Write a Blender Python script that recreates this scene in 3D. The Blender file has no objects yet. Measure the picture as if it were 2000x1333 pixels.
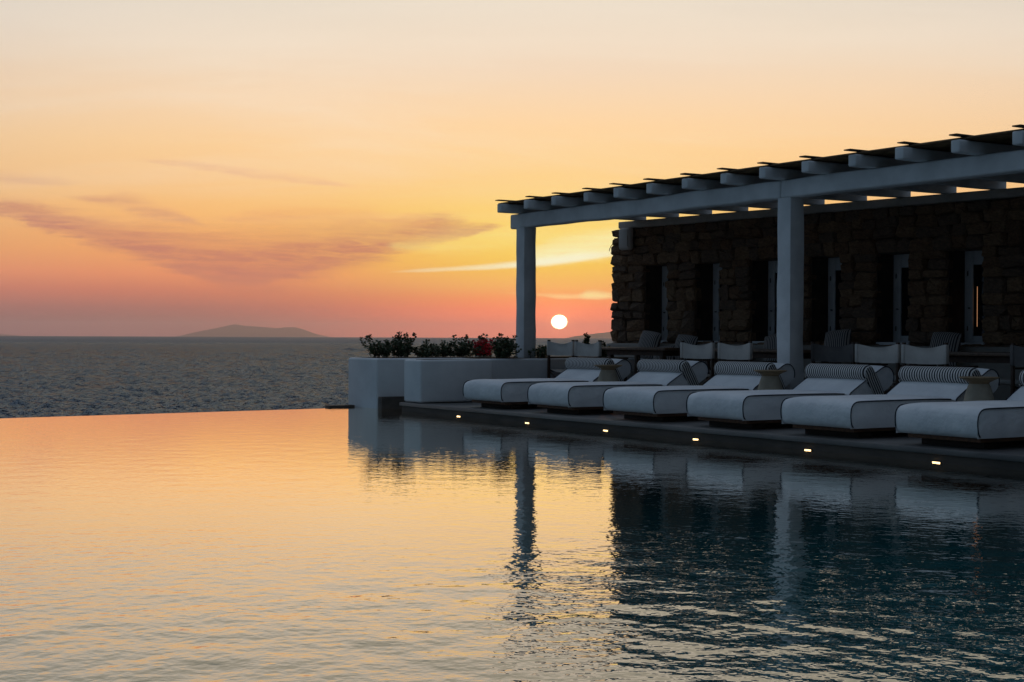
import bpy, bmesh, math, random
import numpy as np
from mathutils import Vector, Matrix, noise

R = math.radians
random.seed(7)
rng = np.random.default_rng(7)
S = bpy.context.scene
COL = S.collection
TH = R(32.943)      # direction of the pool's long edge
TW = R(39.007)      # direction of the stone wall
SUN_AZ, SUN_EL = 1.9, 0.58

# ------------------------------------------------------------------ camera
cam = bpy.data.cameras.new('camera'); co = bpy.data.objects.new('camera', cam); COL.objects.link(co)
cam.sensor_width = 36; cam.lens = 50; cam.clip_end = 200000; cam.clip_start = 0.05
co.matrix_world = (Matrix.Translation((0, 0, 1.0)) @ Matrix.Rotation(R(90) - math.atan(9.5 / 2777.8), 4, 'X')
                   @ Matrix.Rotation(R(0.24), 4, 'Z'))
S.camera = co
S.render.engine = 'CYCLES'
S.cycles.use_denoising = True
S.cycles.max_bounces = 7; S.cycles.diffuse_bounces = 3; S.cycles.glossy_bounces = 4
S.cycles.volume_bounces = 0; S.cycles.transparent_max_bounces = 8
S.cycles.sample_clamp_indirect = 4.0
S.view_settings.view_transform = 'Standard'; S.view_settings.look = 'None'
S.view_settings.exposure = 0.0; S.view_settings.gamma = 1.0; S.view_settings.use_curve_mapping = False


def lin(c):
    def f(v):
        v /= 255.0
        return v / 12.92 if v <= 0.04045 else ((v + 0.055) / 1.055) ** 2.4
    return (f(c[0]), f(c[1]), f(c[2]), 1.0)


class NT:
    """small helper to write node graphs as expressions"""
    def __init__(s, nt):
        s.t = nt
    def new(s, k, **kw):
        n = s.t.nodes.new(k)
        for a, b in kw.items():
            setattr(n, a, b)
        return n
    def put(s, sock, v):
        if v is None:
            return
        if isinstance(v, bpy.types.NodeSocket):
            s.t.links.new(v, sock)
        else:
            sock.default_value = v
    def m(s, op, a, b=None, c=None, clamp=False):
        n = s.new('ShaderNodeMath', operation=op); n.use_clamp = clamp
        s.put(n.inputs[0], a); s.put(n.inputs[1], b); s.put(n.inputs[2], c)
        return n.outputs[0]
    def smooth(s, x, a, b, lo=0.0, hi=1.0):
        n = s.new('ShaderNodeMapRange', interpolation_type='SMOOTHSTEP')
        s.put(n.inputs[0], x); s.put(n.inputs[1], a); s.put(n.inputs[2], b); s.put(n.inputs[3], lo); s.put(n.inputs[4], hi)
        return n.outputs[0]
    def mix(s, f, a, b, mode='MIX'):
        n = s.new('ShaderNodeMix', data_type='RGBA', blend_type=mode); n.clamp_factor = True
        s.put(n.inputs[0], f); s.put(n.inputs[6], a); s.put(n.inputs[7], b)
        return n.outputs[2]
    def ramp(s, x, pts, interp='LINEAR'):
        n = s.new('ShaderNodeValToRGB'); r = n.color_ramp; r.interpolation = interp
        while len(r.elements) < len(pts):
            r.elements.new(0.5)
        for e, (p, c) in zip(r.elements, pts):
            e.position = p; e.color = c
        s.put(n.inputs[0], x)
        return n.outputs[0]
    def curve(s, x, pts):
        n = s.new('ShaderNodeFloatCurve'); cu = n.mapping.curves[0]
        n.mapping.use_clip = False
        while len(cu.points) < len(pts):
            cu.points.new(0.5, 0.5)
        for q, (a, b) in zip(cu.points, pts):
            q.location = (a, b); q.handle_type = 'AUTO_CLAMPED'
        n.mapping.update()
        s.put(n.inputs[1], x)
        return n.outputs[0]
    def xyz(s, x, y, z):
        n = s.new('ShaderNodeCombineXYZ')
        s.put(n.inputs[0], x); s.put(n.inputs[1], y); s.put(n.inputs[2], z)
        return n.outputs[0]
    def noise(s, vec, scale, detail=3.0, rough=0.55, dist=0.0):
        n = s.new('ShaderNodeTexNoise')
        s.put(n.inputs['Vector'], vec)
        n.inputs['Scale'].default_value = scale; n.inputs['Detail'].default_value = detail
        n.inputs['Roughness'].default_value = rough; n.inputs['Distortion'].default_value = dist
        return n.outputs['Fac']


# ------------------------------------------------------------------ sky
world = bpy.data.worlds.new('World'); S.world = world; world.use_nodes = True
wt = world.node_tree; wt.nodes.clear(); W = NT(wt)
tc = W.new('ShaderNodeTexCoord'); sp = W.new('ShaderNodeSeparateXYZ'); wt.links.new(tc.outputs['Generated'], sp.inputs[0])
DEG = 57.29578
el = W.m('MULTIPLY', W.m('ARCSINE', sp.outputs[2]), DEG)
az = W.m('MULTIPLY', W.m('ARCTAN2', sp.outputs[0], sp.outputs[1]), DEG)
elp = W.m('MAXIMUM', el, 0.0)
tt = W.m('SQRT', W.m('DIVIDE', elp, 90.0))


def eramp(pts):
    return [(math.sqrt(max(e, 0) / 90.0), lin(c)) for e, c in pts]


HIGH = [(18, (216, 202, 176)), (26, (184, 176, 158)), (40, (150, 154, 158)), (62, (128, 142, 164)), (90, (120, 136, 160))]
far = W.ramp(tt, eramp([(0, (168, 104, 104)), (.45, (168, 104, 100)), (1.05, (184, 110, 97)), (1.75, (220, 125, 94)), (2.4, (244, 148, 97)),
                        (3.3, (250, 168, 96)), (4.4, (253, 184, 106)), (5.5, (254, 197, 126)), (7.5, (254, 209, 152)),
                        (9.4, (248, 214, 175)), (11.4, (238, 217, 192)), (13.3, (224, 212, 195))] + HIGH))
near = W.ramp(tt, eramp([(0, (236, 112, 96)), (.4, (250, 120, 96)), (1.05, (255, 134, 88)), (1.5, (255, 156, 84)), (2.0, (255, 186, 92)),
                         (2.9, (255, 206, 82)), (3.9, (255, 219, 102)), (4.9, (255, 214, 114)), (6.4, (255, 211, 138)),
                         (8.5, (254, 214, 164)), (10.6, (242, 215, 186)), (13.3, (230, 216, 197))] + HIGH))
da = W.m('ABSOLUTE', W.m('SUBTRACT', az, SUN_AZ))
gs = W.m('EXPONENT', W.m('MULTIPLY', W.m('POWER', W.m('DIVIDE', da, 7.2), 2.0), -0.7))
sky = W.mix(gs, far, near)

# clouds, laid out by azimuth and elevation
PX = 2777.8
def A(x): return (math.degrees(math.atan((x - 1000) / PX)) + 24) / 48
def E(y): return math.degrees(math.atan((655 - y) / PX)) / 20
an = W.m('DIVIDE', W.m('ADD', az, 24.0), 48.0)
cvec = W.xyz(W.m('MULTIPLY', az, 0.22), W.m('MULTIPLY', el, 0.95), 3.7)
n1 = W.noise(cvec, 1.1, 6.0, 0.62, 0.5)
n2 = W.noise(W.xyz(W.m('ADD', W.m('MULTIPLY', az, 0.12), W.m('MULTIPLY', el, 0.10)), W.m('MULTIPLY', el, 1.9), 9.1), 1.7, 5.0, 0.6, 0.3)


n4 = W.noise(W.xyz(W.m('ADD', W.m('MULTIPLY', az, 0.35), W.m('MULTIPLY', el, 0.5)), W.m('MULTIPLY', el, 2.4), 1.3), 2.2, 6.0, 0.66, 0.8)


def cloud(base, pts, color, opac, warp=0.22, tex=0.5, edge=1.0):
    """a feathered band of cloud: centre line and half thickness given along the azimuth"""
    cy = W.curve(an, [(A(x), E(y)) for x, y, h in pts])
    hw = W.curve(an, [(A(x), max(h, 0) / PX * DEG / 20) for x, y, h in pts])
    wob = W.m('ADD', W.m('MULTIPLY', W.m('SUBTRACT', n1, 0.5), warp * 4), W.m('MULTIPLY', W.m('SUBTRACT', n4, 0.5), warp * 1.6))
    v = W.m('DIVIDE', W.m('ADD', el, wob), 20.0)
    d = W.m('DIVIDE', W.m('SUBTRACT', v, cy), W.m('MAXIMUM', hw, 1e-5))
    up = W.smooth(d, 1.0 + 0.7 * edge, 1.0 - 1.0 * edge)          # wispy top
    lo = W.smooth(d, -1.0 - 0.5 * edge, -1.0 + 0.7 * edge)        # firmer base
    k = W.m('MULTIPLY', W.m('MULTIPLY', up, lo), W.smooth(hw, 0.0, 0.009))
    t = W.m('ADD', 1.0 - tex, W.m('MULTIPLY', W.m('MULTIPLY', W.smooth(n2, 0.30, 0.62), W.smooth(n4, 0.25, 0.6)), tex))
    return W.mix(W.m('MULTIPLY', W.m('MULTIPLY', k, t), opac), base, lin(color))


sky = cloud(sky, [(-200, 412, 0), (-40, 420, 14), (100, 440, 20), (200, 466, 26), (300, 486, 32), (400, 500, 46), (460, 508, 54),
                  (540, 506, 52), (640, 494, 44), (740, 474, 36), (850, 450, 24), (1000, 430, 0)], (200, 122, 102), 0.88, 0.34, 0.55)
sky = cloud(sky, [(280, 518, 0), (340, 526, 7), (400, 535, 16), (450, 543, 19), (520, 539, 16), (600, 526, 8), (680, 516, 0)], (203, 124, 102), 0.62, 0.10, 0.25)
sky = cloud(sky, [(110, 392, 0), (200, 402, 10), (260, 412, 18), (320, 428, 14), (420, 450, 0)], (214, 146, 118), 0.62, 0.20, 0.7)
sky = cloud(sky, [(-160, 360, 0), (-30, 364, 12), (60, 368, 11), (190, 376, 0)], (224, 164, 126), 0.5, 0.14, 0.6)
sky = cloud(sky, [(240, 322, 0), (340, 330, 6), (430, 338, 7), (520, 347, 8), (610, 357, 7), (730, 370, 0)], (226, 164, 130), 0.6, 0.08, 0.85)
sky = cloud(sky, [(400, 430, 0), (520, 425, 16), (640, 424, 20), (760, 428, 16), (880, 436, 0)], (232, 158, 112), 0.4, 0.25, 0.7)
sky = cloud(sky, [(740, 482, 0), (830, 476, 20), (900, 468, 28), (960, 462, 26), (1060, 452, 32), (1180, 446, 40), (1340, 440, 0)], (255, 226, 130), 0.6, 0.25, 0.6)
sky = cloud(sky, [(1000, 500, 0), (1060, 492, 18), (1130, 482, 24), (1220, 472, 22), (1340, 462, 0)], (255, 246, 184), 0.95, 0.14, 0.35)
sky = cloud(sky, [(740, 533, 0), (800, 529, 3), (900, 524, 4.5), (1000, 516, 6.5), (1080, 506, 9), (1160, 497, 7), (1260, 486, 0)], (255, 251, 212), 1.0, 0.03, 0.1)
sky = cloud(sky, [(960, 570, 0), (1000, 571, 2), (1060, 574, 3.5), (1095, 577, 5), (1125, 577, 4.5), (1150, 574, 8), (1190, 575, 6), (1260, 575, 0)], (255, 238, 160), 1.0, 0.03, 0.2)
# faint high cirrus over the whole sky
cz = W.xyz(W.m('DIVIDE', sp.outputs[0], W.m('ADD', W.m('MAXIMUM', sp.outputs[2], 0.0), 0.12)), W.m('DIVIDE', sp.outputs[1], W.m('ADD', W.m('MAXIMUM', sp.outputs[2], 0.0), 0.12)), 0.0)
mp_ = W.new('ShaderNodeMapping'); mp_.inputs['Scale'].default_value = (.35, 1.1, 1); mp_.inputs['Rotation'].default_value = (0, 0, R(-24)); wt.links.new(cz, mp_.inputs[0])
n3 = W.noise(mp_.outputs[0], 1.1, 7.0, 0.62, 0.9)
sky = W.mix(W.m('MULTIPLY', W.m('MULTIPLY', W.smooth(n3, 0.42, 0.70), W.smooth(el, 3.0, 8.0)), 0.26), sky, lin((250, 236, 216)))
# the sky away from the sunset: cool dusk blue from a low-sun Nishita sky
nish = W.new('ShaderNodeTexSky', sky_type='NISHITA'); nish.sun_disc = False
nish.sun_elevation = R(SUN_EL); nish.sun_rotation = R(SUN_AZ); nish.air_density = 1.0; nish.dust_density = 0.6; nish.ozone_density = 2.0
dusk = W.mix(0.5, W.mix(1.0, nish.outputs[0], (0.05, 0.05, 0.05, 1), 'MULTIPLY'),
             W.ramp(tt, eramp([(0, (88, 112, 134)), (8, (95, 122, 147)), (25, (110, 135, 160)), (55, (120, 142, 164)), (90, (122, 139, 160))])))
cosd = W.m('COSINE', W.m('DIVIDE', da, DEG))
dk_ = W.m('ADD', 1.40, W.m('MULTIPLY', cosd, 0.80))       # dimmest opposite the sunset
dusk = W.mix(1.0, dusk, W.xyz(dk_, dk_, dk_), 'MULTIPLY')
fall = W.m('EXPONENT', W.m('MULTIPLY', W.m('POWER', W.m('DIVIDE', da, 40.0), 3.0), -1.0))
fall = W.m('MAXIMUM', fall, W.smooth(el, 45.0, 85.0))
sky = W.mix(fall, dusk, sky)
# the sun itself, flattened near the horizon, with its aureole
dx = W.m('DIVIDE', W.m('SUBTRACT', az, SUN_AZ), 0.325); dy = W.m('DIVIDE', W.m('SUBTRACT', el, SUN_EL), 0.285)
rr = W.m('SQRT', W.m('ADD', W.m('MULTIPLY', dx, dx), W.m('MULTIPLY', dy, dy)))
glow = W.m('ADD', W.m('MULTIPLY', W.m('EXPONENT', W.m('MULTIPLY', rr, -1.1)), 0.55), W.m('MULTIPLY', W.m('EXPONENT', W.m('MULTIPLY', rr, -0.25)), 0.16))
sky = W.mix(1.0, sky, W.mix(1.0, (1.0, 0.42, 0.16, 1), W.xyz(glow, glow, glow), 'MULTIPLY'), 'ADD')
hg = W.m('EXPONENT', W.m('MULTIPLY', W.m('ADD', W.m('POWER', W.m('DIVIDE', da, 7.5), 2.0), W.m('POWER', W.m('DIVIDE', elp, 1.25), 2.0)), -1.0))
sky = W.mix(1.0, sky, W.mix(1.0, (0.85, 0.13, 0.045, 1), W.xyz(hg, hg, hg), 'MULTIPLY'), 'ADD')
disc = W.smooth(rr, 1.12, 0.90)
sky = W.mix(disc, sky, W.mix(W.smooth(rr, 1.05, 0.8), (5.0, 2.6, 0.7, 1), (16.0, 13.5, 9.5, 1)))
bg = W.new('ShaderNodeBackground'); wo = W.new('ShaderNodeOutputWorld')
wt.links.new(sky, bg.inputs[0]); bg.inputs[1].default_value = 1.06
wt.links.new(bg.outputs[0], wo.inputs[0])
world.cycles.sampling_method = 'MANUAL'; world.cycles.sample_map_resolution = 2048

sun = bpy.data.lights.new('sun', 'SUN'); so = bpy.data.objects.new('sun', sun); COL.objects.link(so)
sun.energy = 0.12; sun.angle = R(0.6); sun.color = (1.0, 0.42, 0.16)
sd = Vector((math.sin(R(SUN_AZ)) * math.cos(R(SUN_EL)), math.cos(R(SUN_AZ)) * math.cos(R(SUN_EL)), math.sin(R(SUN_EL))))
so.rotation_euler = (-sd).to_track_quat('-Z', 'Y').to_euler()
so.location = (0, 60, 30)

# ------------------------------------------------------------------ materials
def material(name, base, rough=0.7, var=None, vscale=3.0, bump=0.0, bscale=20.0, spec=0.4, stretch=None, coords='Object', detail=4.0):
    m = bpy.data.materials.new(name); m.use_nodes = True
    t = m.node_tree; n = NT(t); b = t.nodes['Principled BSDF']
    b.inputs['Roughness'].default_value = rough; b.inputs['Specular IOR Level'].default_value = spec
    c = n.new('ShaderNodeNewGeometry').outputs['Position'] if coords == 'World' else n.new('ShaderNodeTexCoord').outputs[coords]
    if stretch:
        mp = n.new('ShaderNodeMapping'); mp.inputs['Scale'].default_value = stretch
        t.links.new(c, mp.inputs[0]); c = mp.outputs[0]
    if var:
        f = n.noise(c, vscale, detail)
        t.links.new(n.mix(n.smooth(f, 0.32, 0.68), tuple(base) + (1,), tuple(var) + (1,)), b.inputs['Base Color'])
    else:
        b.inputs['Base Color'].default_value = tuple(base) + (1,)
    if bump:
        bp = n.new('ShaderNodeBump'); bp.inputs['Strength'].default_value = 1.0; bp.inputs['Distance'].default_value = bump
        t.links.new(n.noise(c, bscale, 5.0), bp.inputs['Height']); t.links.new(bp.outputs[0], b.inputs['Normal'])
    return m


def stripes(name, axis, period, duty, light, dark, axis2=None, k2=0.0):
    m = material(name, light, 0.9, spec=0.15); t = m.node_tree; n = NT(t); b = t.nodes['Principled BSDF']
    c = n.new('ShaderNodeTexCoord').outputs['Object']; s = n.new('ShaderNodeSeparateXYZ'); t.links.new(c, s.inputs[0])
    v = s.outputs[axis]
    if axis2 is not None:
        v = n.m('ADD', v, n.m('MULTIPLY', s.outputs[axis2], k2))
    fr = n.m('FRACT', n.m('DIVIDE', n.m('ADD', v, 10.0), period))
    k = n.m('MULTIPLY', n.smooth(fr, 0.0, 0.12), n.smooth(fr, duty + 0.12, duty))
    t.links.new(n.mix(k, tuple(light) + (1,), tuple(dark) + (1,)), b.inputs['Base Color'])
    return m


M = dict(
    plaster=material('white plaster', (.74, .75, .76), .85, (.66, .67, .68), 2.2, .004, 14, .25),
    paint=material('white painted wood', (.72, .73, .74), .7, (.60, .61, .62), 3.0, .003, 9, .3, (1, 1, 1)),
    shadepaint=material('shaded painted wood', (.50, .46, .42), .8, (.40, .37, .34), 3.0, .003, 9, .25),  # darker copy of the white paint, with the roof's shade in its colour
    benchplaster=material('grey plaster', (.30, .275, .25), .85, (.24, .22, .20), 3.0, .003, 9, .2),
    stone_a=material('brown schist', (.235, .14, .082), .9, (.13, .078, .05), 7, .02, 13, .2),
    stone_b=material('ochre schist', (.29, .185, .11), .9, (.17, .105, .064), 7, .02, 13, .2),
    stone_c=material('grey schist', (.19, .13, .09), .9, (.115, .08, .06), 7, .02, 13, .2),
    mortar=material('earth mortar', (.15, .105, .07), .95, (.09, .07, .055), 8, .01, 25, .1),
    reveal=material('dark stained timber', (.06, .045, .035), .7, (.04, .03, .024), 6, .003, 20),
    reed=material('dry reed', (.20, .125, .065), .85, (.11, .07, .04), 10, .003, 40, .2),
    batten=material('weathered batten', (.12, .085, .055), .85, (.07, .05, .035), 5, .003, 20, .2),
    fabric=material('white canvas', (.79, .80, .81), .92, (.69, .70, .72), 2.6, .030, 5.0, .15, (1, 1, 1), 'World'),
    canvas=material('cream canvas', (.60, .57, .53), .92, (.52, .49, .46), 6, .0015, 60, .15),
    canvas_dark=material('darker canvas', (.16, .15, .15), .92, (.12, .115, .115), 6, .0015, 60, .15),  # chair canvas in a darker tone
    piping=material('navy piping', (.02, .024, .04), .8),
    teak=material('teak', (.17, .085, .045), .6, (.11, .055, .03), 4, .002, 30, .35, (1, 8, 8)),
    darkwood=material('dark walnut', (.075, .042, .028), .55, (.045, .026, .018), 5, .002, 30, .35, (1, 6, 6)),
    tabletop=material('oiled walnut top', (.16, .10, .065), .45, (.10, .06, .04), 4, .001, 30, .5, (1, 7, 7)),
    plinth=material('dark plinth', (.035, .026, .02), .8),
    clay=material('sand terrazzo', (.38, .335, .26), .8, (.31, .27, .21), 7, .003, 30, .25),
    tray=material('olive wood tray', (.30, .22, .13), .55, (.22, .15, .085), 5, .001, 30, .35, (1, 8, 1)),
    leaf=material('leaf', (.035, .065, .025), .5, (.06, .09, .035), 9, 0, 1, .4),
    flareleaf=material('flare red leaf', (.85, .02, .05), .5, (.6, .012, .03), 9, 0, 1, .4),  # red of a lens flare, put into the leaf colour
    stem=material('stem', (.07, .05, .03), .8),
    soil=material('soil', (.06, .045, .035), .95, (.035, .027, .02), 14, .02, 30, .1),
    speaker=material('off white speaker', (.52, .49, .46), .6),
    metal=material('dark metal', (.03, .03, .03), .4),
    deck=material('weathered deck stone', (.17, .16, .15), .5, (.085, .08, .078), 1.6, .006, 12, .45, (1, .5, 1), 'Object', 7),
    riser=material('pool riser stone', (.11, .085, .068), .65, (.06, .05, .042), 2.5, .006, 14, .3, (1, .5, 2)),
    hill=material('island rock', (.16, .13, .10), .95, (.10, .095, .07), .002, 0, 1, .1),
    bank=material('dry hillside', (.20, .16, .11), .95, (.12, .11, .07), .15, .05, 2, .1),
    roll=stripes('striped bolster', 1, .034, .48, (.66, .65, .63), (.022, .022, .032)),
    strap=stripes('striped strap', 0, .036, .5, (.62, .61, .59), (.02, .02, .03), 2, .55),
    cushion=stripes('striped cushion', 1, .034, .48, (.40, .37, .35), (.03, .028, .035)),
)
# glass
g = bpy.data.materials.new('window glass'); g.use_nodes = True; b = g.node_tree.nodes['Principled BSDF']
b.inputs['Base Color'].default_value = (.012, .012, .014, 1); b.inputs['Roughness'].default_value = .06; b.inputs['IOR'].default_value = 1.5
M['glass'] = g
for k, col, st in (('led', (1, .68, .32, 1), 4.0), ('glint', (1, .45, .2, 1), .55)):
    g = bpy.data.materials.new(k + ' glow'); g.use_nodes = True; b = g.node_tree.nodes['Principled BSDF']
    b.inputs['Emission Color'].default_value = col; b.inputs['Emission Strength'].default_value = st; b.inputs['Base Color'].default_value = (.5, .5, .5, 1)
    M[k] = g


def water(name, deep, scales, rough, power, gain, tint=(1, 1, 1), far_rough=None):
    """dielectric water: dark body colour under a fresnel sky reflection, ripples as bump"""
    m = bpy.data.materials.new(name); m.use_nodes = True; t = m.node_tree; n = NT(t)
    for q in list(t.nodes):
        if q.type == 'BSDF_PRINCIPLED':
            t.nodes.remove(q)
    geo = n.new('ShaderNodeNewGeometry'); pos = geo.outputs['Position']
    nrm = None
    for sc, dist, st, det in scales:
        mp = n.new('ShaderNodeMapping'); mp.inputs['Scale'].default_value = st; mp.inputs['Rotation'].default_value = (0, 0, R(20 + 37 * sc))
        t.links.new(pos, mp.inputs[0])
        bp = n.new('ShaderNodeBump'); bp.inputs['Distance'].default_value = 1.0
        bp.inputs['Strength'].default_value = 1.0
        h = n.m('MULTIPLY', n.noise(mp.outputs[0], sc, det, .5), dist(n, pos) if callable(dist) else dist)
        t.links.new(h, bp.inputs['Height'])
        if nrm is not None:
            t.links.new(nrm, bp.inputs['Normal'])
        nrm = bp.outputs[0]
    fr = n.new('ShaderNodeFresnel'); fr.inputs[0].default_value = 1.33; t.links.new(nrm, fr.inputs[1])
    fac = n.m('MULTIPLY', n.m('POWER', fr.outputs[0], power), gain, clamp=True)
    df = n.new('ShaderNodeBsdfDiffuse'); df.inputs[0].default_value = tuple(deep) + (1,)
    gl = n.new('ShaderNodeBsdfGlossy'); gl.inputs['Roughness'].default_value = rough; gl.inputs[0].default_value = tuple(tint) + (1,)
    if far_rough:      # waves too far to model widen the reflection instead
        sx = n.new('ShaderNodeSeparateXYZ'); t.links.new(pos, sx.inputs[0])
        t.links.new(n.smooth(sx.outputs[1], 250.0, 1300.0, rough, far_rough), gl.inputs['Roughness'])
    t.links.new(nrm, gl.inputs['Normal'])
    mx = n.new('ShaderNodeMixShader'); t.links.new(fac, mx.inputs[0]); t.links.new(df.outputs[0], mx.inputs[1]); t.links.new(gl.outputs[0], mx.inputs[2])
    t.links.new(mx.outputs[0], t.nodes['Material Output'].inputs[0])
    return m


def chop(amp, low):
    """ripples are stronger in the open near part of the pool, calmer in its sheltered far end"""
    def f(n, pos):
        s = n.new('ShaderNodeSeparateXYZ'); n.t.links.new(pos, s.inputs[0])
        y = n.m('SUBTRACT', s.outputs[1], n.m('MULTIPLY', n.m('SUBTRACT', n.noise(pos, .35, 2), .5), 6.0))
        return n.m('MULTIPLY', n.smooth(y, 9.2, 5.4, low, 1.0), amp)
    return f


M['pool'] = water('pool water', (.016, .14, .16), [(4.5, chop(.0054, .13), (1, 1, 1), 1.5), (14.0, chop(.0046, .31), (1, 1, 1), 2.0)], .01, .92, 1.75, (1.0, .955, .88))
M['sea'] = water('sea water', (.014, .021, .036), [(1.1, 1.1, (1, 1, 1), 2.0), (5.0, .30, (1, 1, 1), 2.0)], .07, 1.9, .205, (.78, .90, 1.0), .42)

# ------------------------------------------------------------------ building helpers
def RZ(q, p, z=0.0, ang=None):
    """point of the pool frame (q away from the pool edge, p along it) and heading as a matrix"""
    c, s = math.cos(TH), math.sin(TH)
    return Matrix.Translation((q * c - p * s, q * s + p * c, z)) @ Matrix.Rotation(TH if ang is None else ang, 4, 'Z')


POOL = RZ(0, 0)
WALL0 = Matrix.Translation((1.7778, 24.9413, 0)) @ Matrix.Rotation(TW, 4, 'Z')     # left end of the stone wall
WM = {}


class MB:
    def __init__(s, Mx=None):
        s.v = []; s.f = []; s.M = Mx or Matrix()
    def add(s, vs, fs):
        o = len(s.v)
        s.v += [s.M @ Vector(v) for v in vs]; s.f += [tuple(i + o for i in f) for f in fs]
        return s
    def box(s, x0, x1, y0, y1, z0, z1, r=0.0, seg=2, jit=0.0, sub=0):
        bm = bmesh.new(); bmesh.ops.create_cube(bm, size=1)
        for v in bm.verts:
            v.co = ((x0 + x1) / 2 + v.co.x * (x1 - x0), (y0 + y1) / 2 + v.co.y * (y1 - y0), (z0 + z1) / 2 + v.co.z * (z1 - z0))
        if sub:
            dims = (x1 - x0, y1 - y0, z1 - z0); ax = dims.index(max(dims))
            es = [e for e in bm.edges if abs((e.verts[0].co - e.verts[1].co)[ax]) > dims[ax] * .9]
            bmesh.ops.subdivide_edges(bm, edges=es, cuts=sub, use_grid_fill=True)
        if r:
            es = [e for e in bm.edges if len(e.link_faces) == 2 and e.calc_face_angle(0) > .5]
            bmesh.ops.bevel(bm, geom=es, offset=r, segments=seg, profile=.5, affect='EDGES')
        if jit:
            for v in bm.verts:
                w = s.M @ v.co
                v.co += Vector((noise.noise(w * 1.3), noise.noise(w * 1.3 + Vector((9, 0, 0))), noise.noise(w * 1.3 + Vector((0, 9, 0))))) * jit
        bm.verts.index_update()
        s.add([tuple(v.co) for v in bm.verts], [tuple(v.index for v in f.verts) for f in bm.faces]); bm.free()
        return s
    def tube(s, pts, r, n=8, caps=True):
        pts = [Vector(p) for p in pts]; o = []; fs = []
        rs = r if isinstance(r, (list, tuple)) else [r] * len(pts)
        a = None
        for i, p in enumerate(pts):
            t = (pts[min(i + 1, len(pts) - 1)] - pts[max(i - 1, 0)]).normalized()
            if a is None:
                a = t.orthogonal().normalized()
            a = (a - t * a.dot(t)).normalized(); b = t.cross(a)
            o += [p + (a * math.cos(k * 2 * math.pi / n) + b * math.sin(k * 2 * math.pi / n)) * rs[i] for k in range(n)]
        for i in range(len(pts) - 1):
            for k in range(n):
                fs.append((i * n + k, i * n + (k + 1) % n, (i + 1) * n + (k + 1) % n, (i + 1) * n + k))
        if caps:
            fs.append(tuple(range(n))[::-1]); fs.append(tuple(range((len(pts) - 1) * n, len(pts) * n)))
        return s.add(o, fs)
    def lathe(s, prof, n=32, x=0, y=0):
        o = []; fs = []
        for r, z in prof:
            o += [(x + r * math.cos(k * 2 * math.pi / n), y + r * math.sin(k * 2 * math.pi / n), z) for k in range(n)]
        for i in range(len(prof) - 1):
            for k in range(n):
                fs.append((i * n + k, i * n + (k + 1) % n, (i + 1) * n + (k + 1) % n, (i + 1) * n + k))
        fs.append(tuple(range(n))[::-1]); fs.append(tuple(range((len(prof) - 1) * n, len(prof) * n)))
        return s.add(o, fs)
    def grid(s, rows):
        nu = len(rows[0])
        return s.add([p for r in rows for p in r], [(i * nu + k, i * nu + k + 1, (i + 1) * nu + k + 1, (i + 1) * nu + k) for i in range(len(rows) - 1) for k in range(nu - 1)])
    def build(s, name, mat, parent=None, smooth=True, angle=35, origin=None, fix=True):
        root = parent
        Mx = WM.get(parent.as_pointer()) if parent else origin
        inv = Mx.inverted() if Mx else Matrix()
        me = bpy.data.meshes.new(name)
        me.from_pydata([tuple(inv @ v) for v in s.v], [], s.f)
        if fix:
            bm = bmesh.new(); bm.from_mesh(me); bmesh.ops.recalc_face_normals(bm, faces=bm.faces); bm.to_mesh(me); bm.free()
        if smooth:
            me.polygons.foreach_set('use_smooth', [True] * len(me.polygons))
            if angle < 180:
                me.set_sharp_from_angle(angle=R(angle))
        me.materials.append(M[mat]); me.update()
        o = bpy.data.objects.new(name, me); COL.objects.link(o)
        if parent:
            o.parent = parent; WM[o.as_pointer()] = Mx
        elif origin:
            o.matrix_world = origin; WM[o.as_pointer()] = origin
        return o


def tag(o, label=None, cat=None, group=None, kind=None):
    for k, v in (('label', label), ('category', cat), ('group', group), ('kind', kind)):
        if v:
            o[k] = v
    return o


def empty(name, Mx, label=None, cat=None, group=None):
    o = bpy.data.objects.new(name, None); COL.objects.link(o); o.matrix_world = Mx; o.empty_display_size = .2
    WM[o.as_pointer()] = Mx
    return tag(o, label, cat, group)


def copy_tree(o, parent=None):
    c = o.copy(); COL.objects.link(c)
    if parent:
        c.parent = parent
    for ch in list(o.children):
        copy_tree(ch, c)
    return c


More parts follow.
